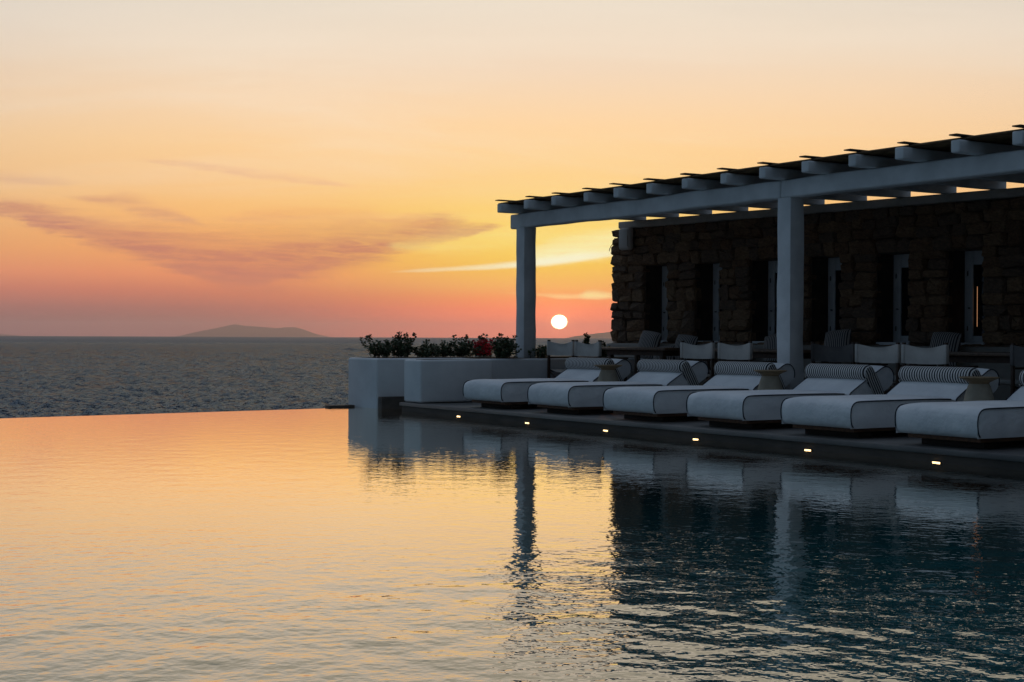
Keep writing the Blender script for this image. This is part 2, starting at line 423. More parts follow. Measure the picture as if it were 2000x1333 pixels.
# ------------------------------------------------------------------ the setting
# sea: one sheet with real waves near by, fine and far ones as relief
SEA_Z = -4.0
def sea_sheet():
    azs = np.concatenate([np.linspace(-105, -22, 24)[:-1], np.linspace(-22, 14, 520), np.linspace(14, 105, 26)[1:]])
    rs = np.concatenate([np.geomspace(26, 70, 10)[:-1], np.geomspace(70, 1100, 640), np.geomspace(1100, 13000, 70)[1:]])
    AZ, RS = np.meshgrid(np.radians(azs), rs)
    X = np.sin(AZ) * RS; Y = np.cos(AZ) * RS; Zz = np.zeros_like(X)
    st = np.gradient(rs)[:, None] * np.ones_like(X)
    for k in range(64):
        lam = math.exp(rng.uniform(math.log(.7), math.log(3.0))); a = R(78) + rng.normal(0, .6)
        kk = 2 * math.pi / lam; amp = .0125 * lam * rng.uniform(.5, 1.2)
        w = np.clip(lam / (1.5 * st) - .5, 0, 1)
        Zz += amp * w * np.sin(kk * (X * math.cos(a) + Y * math.sin(a)) + rng.uniform(0, 7))
    for k in range(36):
        lam = math.exp(rng.uniform(math.log(4), math.log(16))); a = R(80) + rng.normal(0, .5)
        kk = 2 * math.pi / lam; amp = .0060 * lam * rng.uniform(.5, 1.2)
        w = np.clip(lam / (1.6 * st) - .5, 0, 1) * np.clip(RS / 260 - .4, 0, 1)
        Zz += amp * w * np.sin(kk * (X * math.cos(a) + Y * math.sin(a)) + rng.uniform(0, 7))
    nr, nc = X.shape
    v = np.stack([X, Y, Zz + SEA_Z - RS * RS / 2 / 6.371e6], -1).reshape(-1, 3)
    i = (np.arange(nr - 1)[:, None] * nc + np.arange(nc - 1)[None, :]).ravel()
    f = np.stack([i, i + 1, i + nc + 1, i + nc], -1)
    return v, f


def np_mesh(name, v, f, mat):
    me = bpy.data.meshes.new(name)
    me.vertices.add(len(v)); me.vertices.foreach_set('co', v.astype(np.float32).ravel())
    me.loops.add(f.size); me.loops.foreach_set('vertex_index', f.astype(np.int32).ravel())
    me.polygons.add(len(f)); me.polygons.foreach_set('loop_start', np.arange(0, f.size, 4, dtype=np.int32))
    me.polygons.foreach_set('use_smooth', np.ones(len(f), dtype=bool))
    me.update(calc_edges=True); me.validate()
    me.materials.append(M[mat])
    o = bpy.data.objects.new(name, me); COL.objects.link(o)
    return o


v, f = sea_sheet()
tag(np_mesh('sea', v, f[:, ::-1], 'sea'), 'open grey sea with choppy waves reaching the horizon', 'sea', kind='structure')

# islands
def island(name, label, dist, pts, depth, rough):
    """ridge line given as (azimuth in photo pixels, height in pixels at that distance)"""
    xs = np.array([a for a, h in pts], float); hs = np.array([h for a, h in pts], float)
    nx, ny = 150, 24
    k = dist / PX; rows = []
    for j in range(ny):
        t = -1 + 2 * j / (ny - 1)
        row = []
        for i in range(nx):
            a = xs[0] + (xs[-1] - xs[0]) * i / (nx - 1)
            h = np.interp(a, xs, hs) * k
            X = (a - 1000) * k; Y = dist + t * depth
            pr = max(0.0, 1 - abs(t) ** 1.6)
            nz = noise.fractal(Vector((X * .0013, Y * .0013, 3)), 1.0, 2.0, 4)
            row.append((X, Y, SEA_Z - dist * dist / 2 / 6.371e6 - 3 + max(0.0, h * pr * (1 + rough * nz * (1 - pr * .55)) + 3 * pr)))
        rows.append(row)
    o = MB().grid(rows).build(name, 'hill', smooth=True, angle=180)
    return tag(o, label, 'island', kind='structure')


KH = 24.0 / 1.0
def ih(d, above):
    above *= .97       # pixels of height above the sea level at distance d for a summit that many pixels above the horizon
    return above + (5.0 + d * d / 2 / 6.371e6) * PX / d
island('island', 'long low hazy island on the horizon over the open sea', 15000,
       [(346, 0), (360, ih(15000, -3)), (378, ih(15000, 3)), (400, ih(15000, 8)), (430, ih(15000, 14)), (445, ih(15000, 18)), (458, ih(15000, 21)), (475, ih(15000, 18.5)),
        (500, ih(15000, 17)), (535, ih(15000, 15)), (560, ih(15000, 17.5)), (575, ih(15000, 17)), (592, ih(15000, 12)), (612, ih(15000, 4)), (632, ih(15000, -1)), (646, 0)], 700, .25)
island('island', 'hazy headland rising behind the end of the stone wall', 11000,
       [(1105, 0), (1122, ih(11000, .3)), (1150, ih(11000, 4)), (1175, ih(11000, 7)), (1200, ih(11000, 10)), (1260, ih(11000, 16)), (1340, ih(11000, 20)), (1420, ih(11000, 17)),
        (1520, ih(11000, 10)), (1600, ih(11000, 3)), (1640, 0)], 800, .2)
island('island', 'faint strip of far coast at the left edge of the horizon', 15500,
       [(-220, 0), (-160, ih(15500, 4)), (-80, ih(15500, 6)), (-20, ih(15500, 2)), (6, ih(15500, -1)), (20, 0)], 700, .2)

# hillside under the terrace, down to the water
def bank():
    rows = []
    for j in range(22):
        t = j / 21; row = []
        for i in range(40):
            a = -70 + 150 * i / 39
            y = 27 - a * .06 + t * 62
            z = -3.2 - 9 * t ** .8 + 1.2 * noise.noise(Vector((a * .1, y * .1, 1)))
            row.append((a, y, z))
        rows.append(row)
    back = [[(r[0], r[1] - 40, -3.3) for r in rows[0]]]
    return MB().grid(back + rows).build('hillside', 'bank', smooth=True, angle=180)
tag(bank(), 'dry hillside dropping from the terrace to the sea', 'hillside', kind='structure')

# unseen rising land, added to darken the sky behind the terrace
rows = []
for j in range(16):
    r_ = 40 * (1.17 ** j); row = []
    for i in range(60):
        a = R(52 + 150 * i / 59); k = math.sin(math.pi * i / 59) ** .6
        row.append((math.sin(a) * r_, math.cos(a) * r_, -3.3 + k * (r_ - 40) * .36 * (1 + .25 * noise.noise(Vector((i * .2, j * .3, 4)))) + (2.5 * k if j else 0)))
    rows.append(row)
tag(MB().grid(rows).build('upland_blocker', 'bank', smooth=True, angle=180), 'unseen hillside added behind the terrace to darken its land side', 'hillside', kind='structure')

# pool water
WZ = -0.13
def edge_p(q):
    return 20.04 - .064 * (9.92 - q)
def pool_sheet():
    u = np.concatenate([np.linspace(0, .45, 330), np.linspace(.45, 1, 240)[1:]])
    qs = np.linspace(-4.0, 11.55, 420)
    U, Q = np.meshgrid(u, qs, indexing='ij')
    P = 2.2 + U * (20.04 - .064 * (9.92 - Q) - 2.2)
    c, s = math.cos(TH), math.sin(TH)
    X = Q * c - P * s; Y = Q * s + P * c
    Zz = np.zeros_like(X)
    sm = lambda x, a, b: (lambda t: t * t * (3 - 2 * t))(np.clip((x - a) / (b - a), 0, 1))
    calm = .11 + .89 * sm(-Y + .8 * np.sin(X * .8 + .4) + .7 * np.sin(Y * .6 - X * .35), -8.8, -5.2)
    for k in range(64):
        lam = math.exp(rng.uniform(math.log(.15), math.log(.6))); a = R(100) + rng.normal(0, .8)
        kk = 2 * math.pi / lam; amp = .00075 * lam ** 1.0 * rng.uniform(.4, 1.3)
        Zz += amp * calm * np.sin(kk * (X * math.cos(a) + Y * math.sin(a)) + rng.uniform(0, 7))
    # rings running out from the near right corner, where something stirred the water
    d = np.hypot(X + 2.0, Y - 2.0)
    Zz += .0022 * np.exp(-((d - 4.75) / .34) ** 2) * np.clip(X - .4, 0, 1) * np.sin(2 * math.pi * d / .17 + .7 * np.sin(Y * 3))
    Zz *= np.clip((edge_p(Q) - P) / .8, .15, 1)
    nr, nc = X.shape
    v = np.stack([X, Y, Zz + WZ], -1).reshape(-1, 3)
    i = (np.arange(nr - 1)[:, None] * nc + np.arange(nc - 1)[None, :]).ravel()
    f = np.stack([i, i + nc, i + nc + 1, i + 1], -1)
    return v, f
v, f = pool_sheet()
o = np_mesh('pool_water', v, f[:, ::-1], 'pool')
tag(o, 'still infinity pool water mirroring the orange sky', 'pool', kind='structure')
# wall that carries the overflow edge, and the tank below
mb = MB(POOL)
mb.add([(-4.2, edge_p(-4.2) + .004, WZ - .012), (10.18, edge_p(10.18) + .004, WZ - .012), (10.18, edge_p(10.18) + .16, WZ - .03), (-4.2, edge_p(-4.2) + .16, WZ - .03),
        (-4.2, edge_p(-4.2) + .004, -3.2), (10.18, edge_p(10.18) + .004, -3.2), (10.18, edge_p(10.18) + .16, -3.2), (-4.2, edge_p(-4.2) + .16, -3.2)],
       [(0, 1, 2, 3), (4, 5, 6, 7), (0, 1, 5, 4), (1, 2, 6, 5), (2, 3, 7, 6), (3, 0, 4, 7)])
mb.box(-4.25, -4.02, 2.2, 19.1, -3.2, WZ - .012)
tag(mb.build('pool_wall', 'riser', origin=POOL, smooth=False), 'pool overflow wall under the infinity edge', 'pool wall', kind='structure')
tag(MB(POOL).box(9.72, 10.16, 20.24, 20.42, -1.0, WZ + .03, .01).build('ledge', 'riser', origin=POOL), 'dark stone ledge just outside the overflow edge beside the rear planter', 'ledge', kind='structure')

# deck: slab with a coping nosing, set back riser beneath
dk = MB(POOL)
dk.box(10.2, 22, -9, 18.85, -.052, 0, .008, 2)
deck = tag(dk.build('deck', 'deck', origin=POOL), 'dark weathered stone terrace along the pool', 'deck', kind='structure')
MB(POOL).box(10.235, 22, -9, 18.83, -3.2, -.054).build('riser', 'riser', deck, smooth=False)
MB(POOL).box(11.5, 22, 18.84, 20.56, -3.2, -.03).build('back_terrace', 'deck', deck, smooth=False)
tag(MB(POOL).box(-9, 10.19, -9, 2.19, -3.2, -.002, .01).build('near_deck', 'deck', origin=POOL), 'stone terrace at the near end of the pool', 'deck', kind='structure')
tag(MB(POOL).box(10.215, 12.2, 19.44, 19.566, -3.0, .055, .008).build('step', 'riser', origin=POOL), 'brown stone step in front of the rear white planter', 'step', kind='structure')

# ------------------------------------------------------------------ planters
def planter(label, q0, q1, p0, p1, z0, name='planter', rim=.13, soil_off=.03):
    Mx = RZ((q0 + q1) / 2, (p0 + p1) / 2)
    r = empty(name, Mx, label, 'planter')
    b = MB(POOL)
    b.box(q0, q1, p0, p1, z0, .645, .035, 4, .006)
    b.build('wall', 'plaster', r)
    MB(POOL).box(q0 + rim, q1 - rim, p0 + rim, p1 - rim, .60, .651, .01).build('soil', 'soil', r)
    return r
planter('white plaster block at the deck corner nearest the pool loungers', 10.25, 11.5, 18.28, 18.81, .012)
planter('long white plaster planter wall running behind the left pergola pillar', 11.503, 15.0, 18.74, 19.563, .002)
planter('white plaster planter standing in the water at the overflow edge', 10.2, 14.9, 19.57, 20.58, -3.0)

# ------------------------------------------------------------------ pergola
pg = empty('pergola', RZ(12.75, 13.2), 'white pergola of rough timber beams with a dark reed roof', 'pergola')
BZ0, BZ1 = 2.762, 2.990
def pillar(p, q=12.75):
    m = MB(POOL); n = 20; w = .128; rows = []
    for i in range(n + 1):
        z = BZ0 * i / n; ring = []
        for k in range(16):
            a = k / 16 * 4; side = int(a); t = a - side
            cor = [(-1, -1), (1, -1), (1, 1), (-1, 1)]
            x = cor[side][0] * (1 - t) + cor[(side + 1) % 4][0] * t; y = cor[side][1] * (1 - t) + cor[(side + 1) % 4][1] * t
            l = max(1.0, math.hypot(x, y) / 1.30)
            ww = w * (1 + .075 * noise.noise(Vector((x * 1.2, y * 1.2 + p, z * 2.6))) - .03 * z / BZ0)
            ring.append((q + x / l * ww, p + y / l * ww, z + (0.004 if i == 0 else -0.002 if i == n else 0)))
        rows.append(ring)
    vs = [v for r in rows for v in r]; fs = []
    for i in range(n):
        for k in range(16):
            fs.append((i * 16 + k, i * 16 + (k + 1) % 16, (i + 1) * 16 + (k + 1) % 16, (i + 1) * 16 + k))
    fs.append(tuple(range(16))); fs.append(tuple(range(n * 16, n * 16 + 16)))
    m.add(vs, fs)
    return m.build('pillar', 'paint', pg, angle=50)
for p in (19.263, 13.2, 7.1, 1.0, -5.0):
    pillar(p)
def beam(p0, p1, q=12.75):
    MB(POOL).box(q - .115, q + .10, p0, p1, BZ0, BZ1, .028, 3, .022, 22).build('front_beam', 'paint', pg, angle=50)
# two logs meeting in a stepped scarf joint over the middle pillar
beam(13.26, 19.585); beam(-6, 13.255)
MB(POOL).box(12.66, 12.84, 13.20, 13.30, BZ0 + .115, BZ1 + .001).build('scarf_tongue', 'paint', pg)
wl = MB(WALL0); wl.box(-.10, .16, -26, -.215, 2.872, 2.990, .015, 2, .004, 30).build('wall_beam', 'shadepaint', pg, angle=50)
RP = [19.408, 18.627, 17.876, 17.101, 16.347, 15.591, 14.827, 14.071, 13.317, 12.569, 11.807, 11.062, 10.295, 9.537, 8.78, 8.02, 7.26, 6.5] + [5.74 - .76 * i for i in range(14)]
for i, p in enumerate(RP):
    w = .128 + random.uniform(-.006, .01); qe = 15.055 + (19.965 - p) * .1062 + .13; qf = 12.3 + random.uniform(-.03, .03)
    jz = random.uniform(-.004, .006)
    m = MB(POOL); m.box(qf, qe, p - w, p, 2.992, 3.130 + jz, .018, 3, .009, 8)
    m.build('rafter', 'paint', pg, angle=50)
    m = MB(POOL); pc = p - w / 2 + random.uniform(-.02, .02); tw = random.uniform(-.02, .02); t = random.uniform(.012, .02); qs = 12.27 + random.uniform(-.05, .03)
    m.box(qs, qe - .05, pc - .055, pc + .055, 3.177, 3.177 + t, .004, 1, .006, 6)
    m.build('batten', 'batten', pg)
# reed mat lying on the rafters
m = MB(POOL)
q = 12.42; k = 0
while q < 15.95:
    pend = 19.62 + random.uniform(-.10, .08)
    if q > 15.12:
        pend = min(pend, 19.965 - (q - 15.1) / .1062)
    n = 22; p0 = -4.6
    if pend > p0 + .5:
        ph = random.uniform(0, 9); pts = []
        for i in range(n + 1):
            p = p0 + (pend - p0) * i / n
            pts.append((q + .012 * noise.noise(Vector((p * .9, k * .37, 0))), p, 3.155 + .010 * noise.noise(Vector((p * 1.1, q * 2.2, 5))) + random.uniform(-.003, .003)))
        m.tube(pts, random.uniform(.008, .0125), 5)
    q += random.uniform(.017, .022); k += 1
tag(m.build('reed_mat', 'reed', pg, angle=180), kind='stuff')
tag(MB(POOL).box(12.46, 15.1, -4.6, 19.58, 3.1665, 3.175).build('reed_backing', 'batten', pg), kind=None)

# ------------------------------------------------------------------ stone house
house = empty('stone_house', WALL0, 'dark dry stone building with a row of narrow white windows under the pergola', 'building')
WIN = [(.755 + 1.196 * i, .755 + 1.196 * i + .568) for i in range(8)]
WZ0, WZ1, TOP, LEN = .915, 2.225, 2.871, 26.0
c = MB(WALL0)
def wb(m, s0, s1, z0, z1, x0, x1, r=0.0):
    m.box(x0, x1, -s1, -s0, z0, z1, r)
prev = .03
for a, b_ in WIN:
    wb(c, prev, a, -.02, TOP, .06, .56); wb(c, a, b_, -.02, WZ0, .062, .558); wb(c, a, b_, WZ1, TOP, .062, .558); prev = b_
wb(c, prev, LEN, -.02, TOP, .06, .56)
c.build('wall_core', 'mortar', house, smooth=False)
c = MB(WALL0); wb(c, .03, .4, -.02, TOP, .562, 4.6); wb(c, LEN - .4, LEN, -.02, TOP, .562, 4.6); wb(c, .402, LEN - .402, -.02, TOP, 4.2, 4.6)
c.build('back_wall', 'mortar', house, smooth=False)
c = MB(WALL0); wb(c, .05, LEN - .02, TOP + .002, TOP + .03, .30, 4.55); c.build('roof_slab', 'mortar', house, smooth=False)
# stones: a few shapes, stretched into courses
variants = []
for k in range(16):
    bm = bmesh.new(); rs = random.Random(k)
    n = 8
    ring = []
    for sx_, sy_, first_y in ((1, 1, 0), (-1, 1, 1), (-1, -1, 0), (1, -1, 1)):
        cut = rs.uniform(.05, .24); cut2 = rs.uniform(.05, .24); jj = rs.uniform(-.06, .04); kk = rs.uniform(-.06, .04)
        pa = (sx_ * (.5 + jj), sy_ * (.5 - cut)); pb = (sx_ * (.5 - cut2), sy_ * (.5 + kk))
        ring += [pb, pa] if first_y else [pa, pb]
    back = [bm.verts.new((.55, y, z)) for y, z in ring]
    mid = [bm.verts.new((-.2 + rs.uniform(-.16, .1), y, z)) for y, z in ring]
    fr = [bm.verts.new((-.5 + rs.uniform(-.16, .16), y * rs.uniform(.74, .93), z * rs.uniform(.72, .92))) for y, z in ring]
    cc = bm.verts.new((-.52 + rs.uniform(-.16, .16), rs.uniform(-.15, .15), rs.uniform(-.12, .12)))
    for i in range(n):
        j = (i + 1) % n
        bm.faces.new((back[i], back[j], mid[j], mid[i])); bm.faces.new((mid[i], mid[j], fr[j], fr[i])); bm.faces.new((fr[i], fr[j], cc))
    bmesh.ops.recalc_face_normals(bm, faces=bm.faces)
    me = bpy.data.meshes.new('stone'); bm.to_mesh(me); bm.free()
    for mt in ('stone_a', 'stone_b', 'stone_c'):
        mm = me.copy(); mm.materials.append(M[mt]); variants.append(mm)
def stone(s0, s1, z0, z1):
    z0 += random.uniform(-.03, .01); z1 += random.uniform(-.01, .03); s0 -= random.uniform(-.01, .02) if s0 > .05 else 0; s1 += random.uniform(-.01, .02)
    o = bpy.data.objects.new('stone', random.choice(variants)); COL.objects.link(o); o.parent = house
    d = .13 + random.uniform(0, .05)
    o.location = (.045 + random.uniform(-.012, .012), -(s0 + s1) / 2, (z0 + z1) / 2)
    o.scale = (d, (s1 - s0 - .012) * 1.02, (z1 - z0 - .010) * 1.03)
    o.rotation_euler = (R(random.uniform(-6, 6)), 0, 0)
z = .80; row = 0; ns = 0
while z < TOP - .04:
    h = random.choice([.13, .15, .18, .2, .23])
    if abs(z + h - WZ0) < .1: h = WZ0 - z
    elif abs(z + h - WZ1) < .1: h = WZ1 - z
    if z + h > TOP - .1: h = TOP - z
    spans = []
    if z + h <= WZ0 + .001 or z >= WZ1 - .001:
        spans = [(-random.uniform(.015, .055), 8.1)]
    else:
        prev = -random.uniform(.015, .055)
        for a, b_ in WIN:
            spans.append((prev, a)); prev = b_
            if prev > 8.3: break
    for a, e in spans:
        if e > 8.1: e = 8.1
        s = a
        while s < e - .02:
            w = random.uniform(.17, .42) * (1.0 if h > .17 else .9)
            if e - (s + w) < .17: w = e - s
            if w > .5: w = w / 2
            if h > .2 and w < .4 and random.random() < .25:
                k = random.uniform(.4, .6); stone(s, s + w, z, z + h * k); stone(s, s + w, z + h * k, z + h); ns += 1
            else:
                stone(s, s + w, z, z + h)
            ns += 1; s += w
    z += h

# windows
for i, (a, b_) in enumerate(WIN[:7]):
    x0, x1 = .43, .475
    f_ = MB(WALL0)
    wb(f_, a + .002, a + .135, WZ0 + .002, WZ1 - .002, x0, x1, .006); wb(f_, b_ - .135, b_ - .002, WZ0 + .002, WZ1 - .002, x0, x1, .006)
    wb(f_, a + .136, b_ - .136, WZ1 - .20, WZ1 - .002, x0 + .002, x1, .006); wb(f_, a + .136, b_ - .136, WZ0 + .002, WZ0 + .115, x0 + .002, x1, .006)
    w = f_.build('window', 'paint', house)
    pn = MB(WALL0); wb(pn, a + .12, b_ - .12, WZ0 + .1, WZ1 - .18, x0 + .02, x0 + .028); pn.build('pane', 'glass', w, smooth=False)
    hd = MB(WALL0)
    for zz in (WZ0 + .22, WZ1 - .32):
        hd.box(x0 - .012, x0 + .002, -(a + .062), -(a + .05), zz - .035, zz + .035)
    hd.build('hinge', 'metal', w, smooth=False)
    hd = MB(WALL0); hd.tube([(x0 + .002, -(a + .085), 1.42), (x0 - .035, -(a + .085), 1.42), (x0 - .038, -(a + .115), 1.415)], .009, 8); hd.build('handle', 'metal', w)
    sl = MB(WALL0); wb(sl, a + .003, b_ - .003, WZ0 - .02, WZ0 + .001 + .02, .02, x0 - .002, .006); sl.build('sill', 'plaster', w)
    rv = MB(WALL0)
    wb(rv, a - .001, a + .006, WZ0 + .021, WZ1 - .006, .05, x0 - .001); wb(rv, b_ - .006, b_ + .001, WZ0 + .021, WZ1 - .006, .05, x0 - .001); wb(rv, a + .006, b_ - .006, WZ1 - .007, WZ1 + .001, .05, x0 - .001)
    rv.build('reveal', 'reveal', w, smooth=False)
    if i == 5:
        lt = MB(WALL0); lt.tube([(x0 + .016, -(a + .195), 1.16), (x0 + .016, -(a + .195), 1.72)], .003, 8); lt.build('glint_line', 'glint', w)  # glowing tube drawn as the warm glint on the pane, no light fitting
cb = MB(WALL0); cb.tube([(.02, .0, 2.63), (-.01, .05, 2.60), (-.02, .08, 2.545), (-.02, .095, 2.50)], .006, 6); cb.build('cable', 'metal', house)
# wall speaker
sr = empty('wall_speaker', WALL0 @ Matrix.Translation((-.02, -.46, 2.5)), 'off white rounded loudspeaker hanging under the wall beam at the wall end', 'speaker')
MB(WALL0).box(-.20, -.075, -.60, -.31, 2.49, 2.875, .055, 5).build('cabinet', 'speaker', sr, angle=60)
MB(WALL0).box(-.212, -.198, -.56, -.35, 2.54, 2.83, .006, 2).build('grille', 'speaker', sr)
MB(WALL0).box(-.078, .0, -.50, -.41, 2.6, 2.75).build('bracket', 'metal', sr)

# ------------------------------------------------------------------ bench along the wall
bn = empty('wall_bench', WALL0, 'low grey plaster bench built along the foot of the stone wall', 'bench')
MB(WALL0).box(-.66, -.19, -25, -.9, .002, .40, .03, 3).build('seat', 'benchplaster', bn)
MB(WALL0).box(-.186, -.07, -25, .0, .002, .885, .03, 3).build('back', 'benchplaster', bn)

# ------------------------------------------------------------------ loungers
def make_lounger():
    r = empty('sun_lounger', Matrix())
    w = .475
    prof = [(.07, .106), (.028, .118), (.006, .15), (-.004, .20), (-.006, .25), (.002, .30), (.022, .335), (.055, .358), (.10, .368), (.2, .371), (.4, .372), (.7, .372),
            (1.0, .372), (1.3, .370), (1.48, .364), (1.545, .352), (1.56, .33), (1.565, .2), (1.56, .108)]
    ys = np.concatenate([[-w], -w + np.array([.012, .035, .07, .13]), np.linspace(-.25, .25, 7), w - np.array([.13, .07, .035, .012]), [w]])
    rows = []
    for x, z in prof:
        row = []
        for y in ys:
            e = 1 - (abs(y) / w) ** 5; top = min(1, max(0, (z - .2) / .12)); fr = min(1, max(0, (.06 - x) / .06))
            wr = .006 * noise.noise(Vector((x * 3, y * 4, z * 6 + 2)))
            row.append((x - .016 * e * fr + wr * fr, float(y), z + .024 * e * top + wr * top))
        rows.append(row)
    mb = MB().grid(rows)
    mt = mb.build('mattress', 'fabric', r, angle=180)
    sides = MB()
    for sg in (-1, 1):
        rws = []
        for k in range(5):
            t = k / 4
            row = []
            for x, z in prof[:-1]:
                zz = .106 + (z - .106) * t; xx = x if z > .2 or x > 1 else x + (1 - t) * (.03 if x < .03 else 0)
                pk = 0.006 * math.sin(38 * (zz + xx * .3)) * max(0, 1 - abs(xx - .05) / .12)
                row.append((xx, sg * (w - .004 + .014 * math.sin(math.pi * t) * min(1, (xx + .02) / .12) + pk), zz))
            rws.append(row)
        sides.grid(rws)
    sides.build('side_panel', 'fabric', mt, angle=180)
    for sg in (-1, 1):
        pp = MB(); pts = [(x - .002, sg * (w + .002), z + .002) for x, z in prof[1:15]]
        pts = smooth_pts(pts, 3); pp.tube(pts, .0065, 6)
        pp.build('piping', 'piping', mt, angle=180)
    # inclined back cushion: (s along the slope, t across it)
    ang = R(29); hx, hz = 1.545, .362
    def st(s, t): return (hx + s * math.cos(ang) - t * math.sin(ang), hz + s * math.sin(ang) + t * math.cos(ang))
    loop = [(.02, -.14), (.0, -.06), (.005, -.02), (.03, -.002), (.15, .003), (.3, .004), (.45, .004), (.58, .002)]
    loop += [(.60 + .125 * math.sin(a), -.125 + .125 * math.cos(a)) for a in np.linspace(.15, math.pi - .1, 11)]
    loop += [(.5, -.252), (.3, -.252), (.17, -.25)]
    rows = []
    for y in ys:
        e = 1 - (abs(y) / w) ** 6; row = []
        for s_, t_ in loop + loop[:1]:
            k = 1 + .05 * e
            cs, ct = .33, -.125
            x, z = st(cs + (s_ - cs) * (1 + .015 * e), ct + (t_ - ct) * (1 + .10 * e)); row.append((x, float(y), z))
        rows.append(row)
    bk = MB().grid(rows)
    for idx in (0, -1):
        n = len(loop); bk.add([rows[idx][k] for k in range(n)], [tuple(range(n))])
    bc = bk.build('back_cushion', 'fabric', r, angle=55)
    for sg in (-1, 1):
        pts = [(st(s_, t_)[0], sg * (w + .003), st(s_, t_)[1]) for s_, t_ in loop[2:17]]
        MB().tube(smooth_pts(pts, 3), .0065, 6).build('piping', 'piping', bc, angle=180)
    # bolster across the upper back, held by a striped strap round the cushion
    cx, cz = st(.395, .060); rows = []
    nn = 40
    for i in range(nn + 1):
        y = -.49 + .98 * i / nn; e = min(1, (.49 - abs(y)) / .05)
        rad = .097 * (1 - .28 * (1 - e) ** 2) * (1 + .012 * noise.noise(Vector((y * 6, 0, 1))))
        rows.append([(cx + rad * 1.04 * math.cos(a), y, cz - .006 + rad * .95 * math.sin(a)) for a in np.linspace(0, 2 * math.pi, 25)])
    bo = MB().grid(rows).build('bolster', 'roll', r, angle=180)
    for sg in (-1, 1):
        ep = MB(); ring = [(cx + .070 * 1.04 * math.cos(a), sg * .492, cz - .006 + .070 * .95 * math.sin(a)) for a in np.linspace(0, 2 * math.pi, 24)[:-1]]
        ep.add(ring + [(cx, sg * .506, cz - .006)], [(k, (k + 1) % 23, 23) for k in range(23)])
        ep.build('bolster_end', 'strap', bo, angle=60)
    for sg in (-1, 1):
        sp_ = MB()
        y0, y1 = (w + .001, w + .016)
        q = []
        for s_, t_ in ((.30, .03), (.47, .03), (.475, -.10), (.475, -.262), (.345, -.262), (.325, -.10)):
            q.append(st(s_, t_))
        n = len(q)
        sp_.add([(x, sg * y0, z) for x, z in q] + [(x, sg * (y1 + (.004 if 1 < i < 5 else 0)), z) for i, (x, z) in enumerate(q)],
                [tuple(range(n, 2 * n))] + [(k, (k + 1) % n, n + (k + 1) % n, n + k) for k in range(n)])
        sp_.build('strap', 'strap', r, smooth=False)
    # timber base
    bs = MB(); bs.box(.10, 2.16, -.42, .42, .066, .103, .006); bs.build('base_board', 'teak', r)
    for x0, x1 in ((.22, .42), (1.70, 1.90)):
        MB().box(x0, x1, -.36, .36, .002, .064, .004).build('foot', 'plinth', r)
    MB().box(.43, 1.69, -.26, .26, .002, .0635).build('plinth', 'plinth', r)
    pr = MB()
    for y in (-.25, .25):
        pr.tube([(2.06, y, .10), st(.55, -.25)[0:1] + (y,) + st(.55, -.25)[1:2]], .012, 8)
    pr.build('back_prop', 'teak', r)
    return r


def smooth_pts(pts, k):
    pts = [Vector(p) for p in pts]; out = []
    for i in range(len(pts) - 1):
        a = pts[max(i - 1, 0)]; b_ = pts[i]; c_ = pts[i + 1]; d = pts[min(i + 2, len(pts) - 1)]
        for j in range(k):
            t = j / k
            out.append(.5 * ((2 * b_) + (c_ - a) * t + (2 * a - 5 * b_ + 4 * c_ - d) * t * t + (3 * b_ - a - 3 * c_ + d) * t ** 3))
    return out + [pts[-1]]


ll = ['white padded sun lounger with striped bolster nearest the planters, farthest along the deck',
      'second white sun lounger from the planters, no table at its near side',
      'third white sun lounger from the planters, just left of the middle pillar',
      'fourth white sun lounger from the planters, just right of the middle pillar',
      'fifth white sun lounger from the planters, with a side table at its near shoulder',
      'nearest white sun lounger, cut off by the right edge of the picture']
proto = make_lounger()
for i, p in enumerate((16.677, 15.113, 13.375, 11.869, 10.319, 8.781)):
    o = proto if i == 0 else copy_tree(proto)
    q = 10.32 + (.0, .03, -.01, .02, .0, -.02)[i]
    o.matrix_world = RZ(q, p, 0, TH + R((1.6, -1.2, .9, -1.3, 1.0, -.4)[i]))
    tag(o, ll[i], 'sun lounger', 'white sun loungers in a row beside the pool')

# side tables
def make_table():
    r = empty('side_table', Matrix())
    MB().lathe([(.185, .003), (.195, .02), (.188, .12), (.168, .28), (.140, .42), (.112, .51), (.10, .535)], 40).build('pedestal', 'clay', r, angle=50)
    MB().lathe([(.098, .537), (.104, .552), (.150, .575), (.190, .592), (.198, .600), (.194, .606), (.180, .599), (.02, .597)], 40).build('tray', 'tray', r, angle=50)
    return r
tp = make_table()
for i, (q, p) in enumerate(((11.88, 15.87), (11.86, 12.61), (11.85, 9.55))):
    o = tp if i == 0 else copy_tree(tp)
    o.matrix_world = RZ(q, p)
    tag(o, ['round tray side table with conical pedestal between the first two loungers from the planters',
            'round tray side table with conical pedestal in front of the middle pillar',
            'round tray side table with conical pedestal beside the nearest lounger at the right'][i], 'side table', 'conical side tables between the loungers')

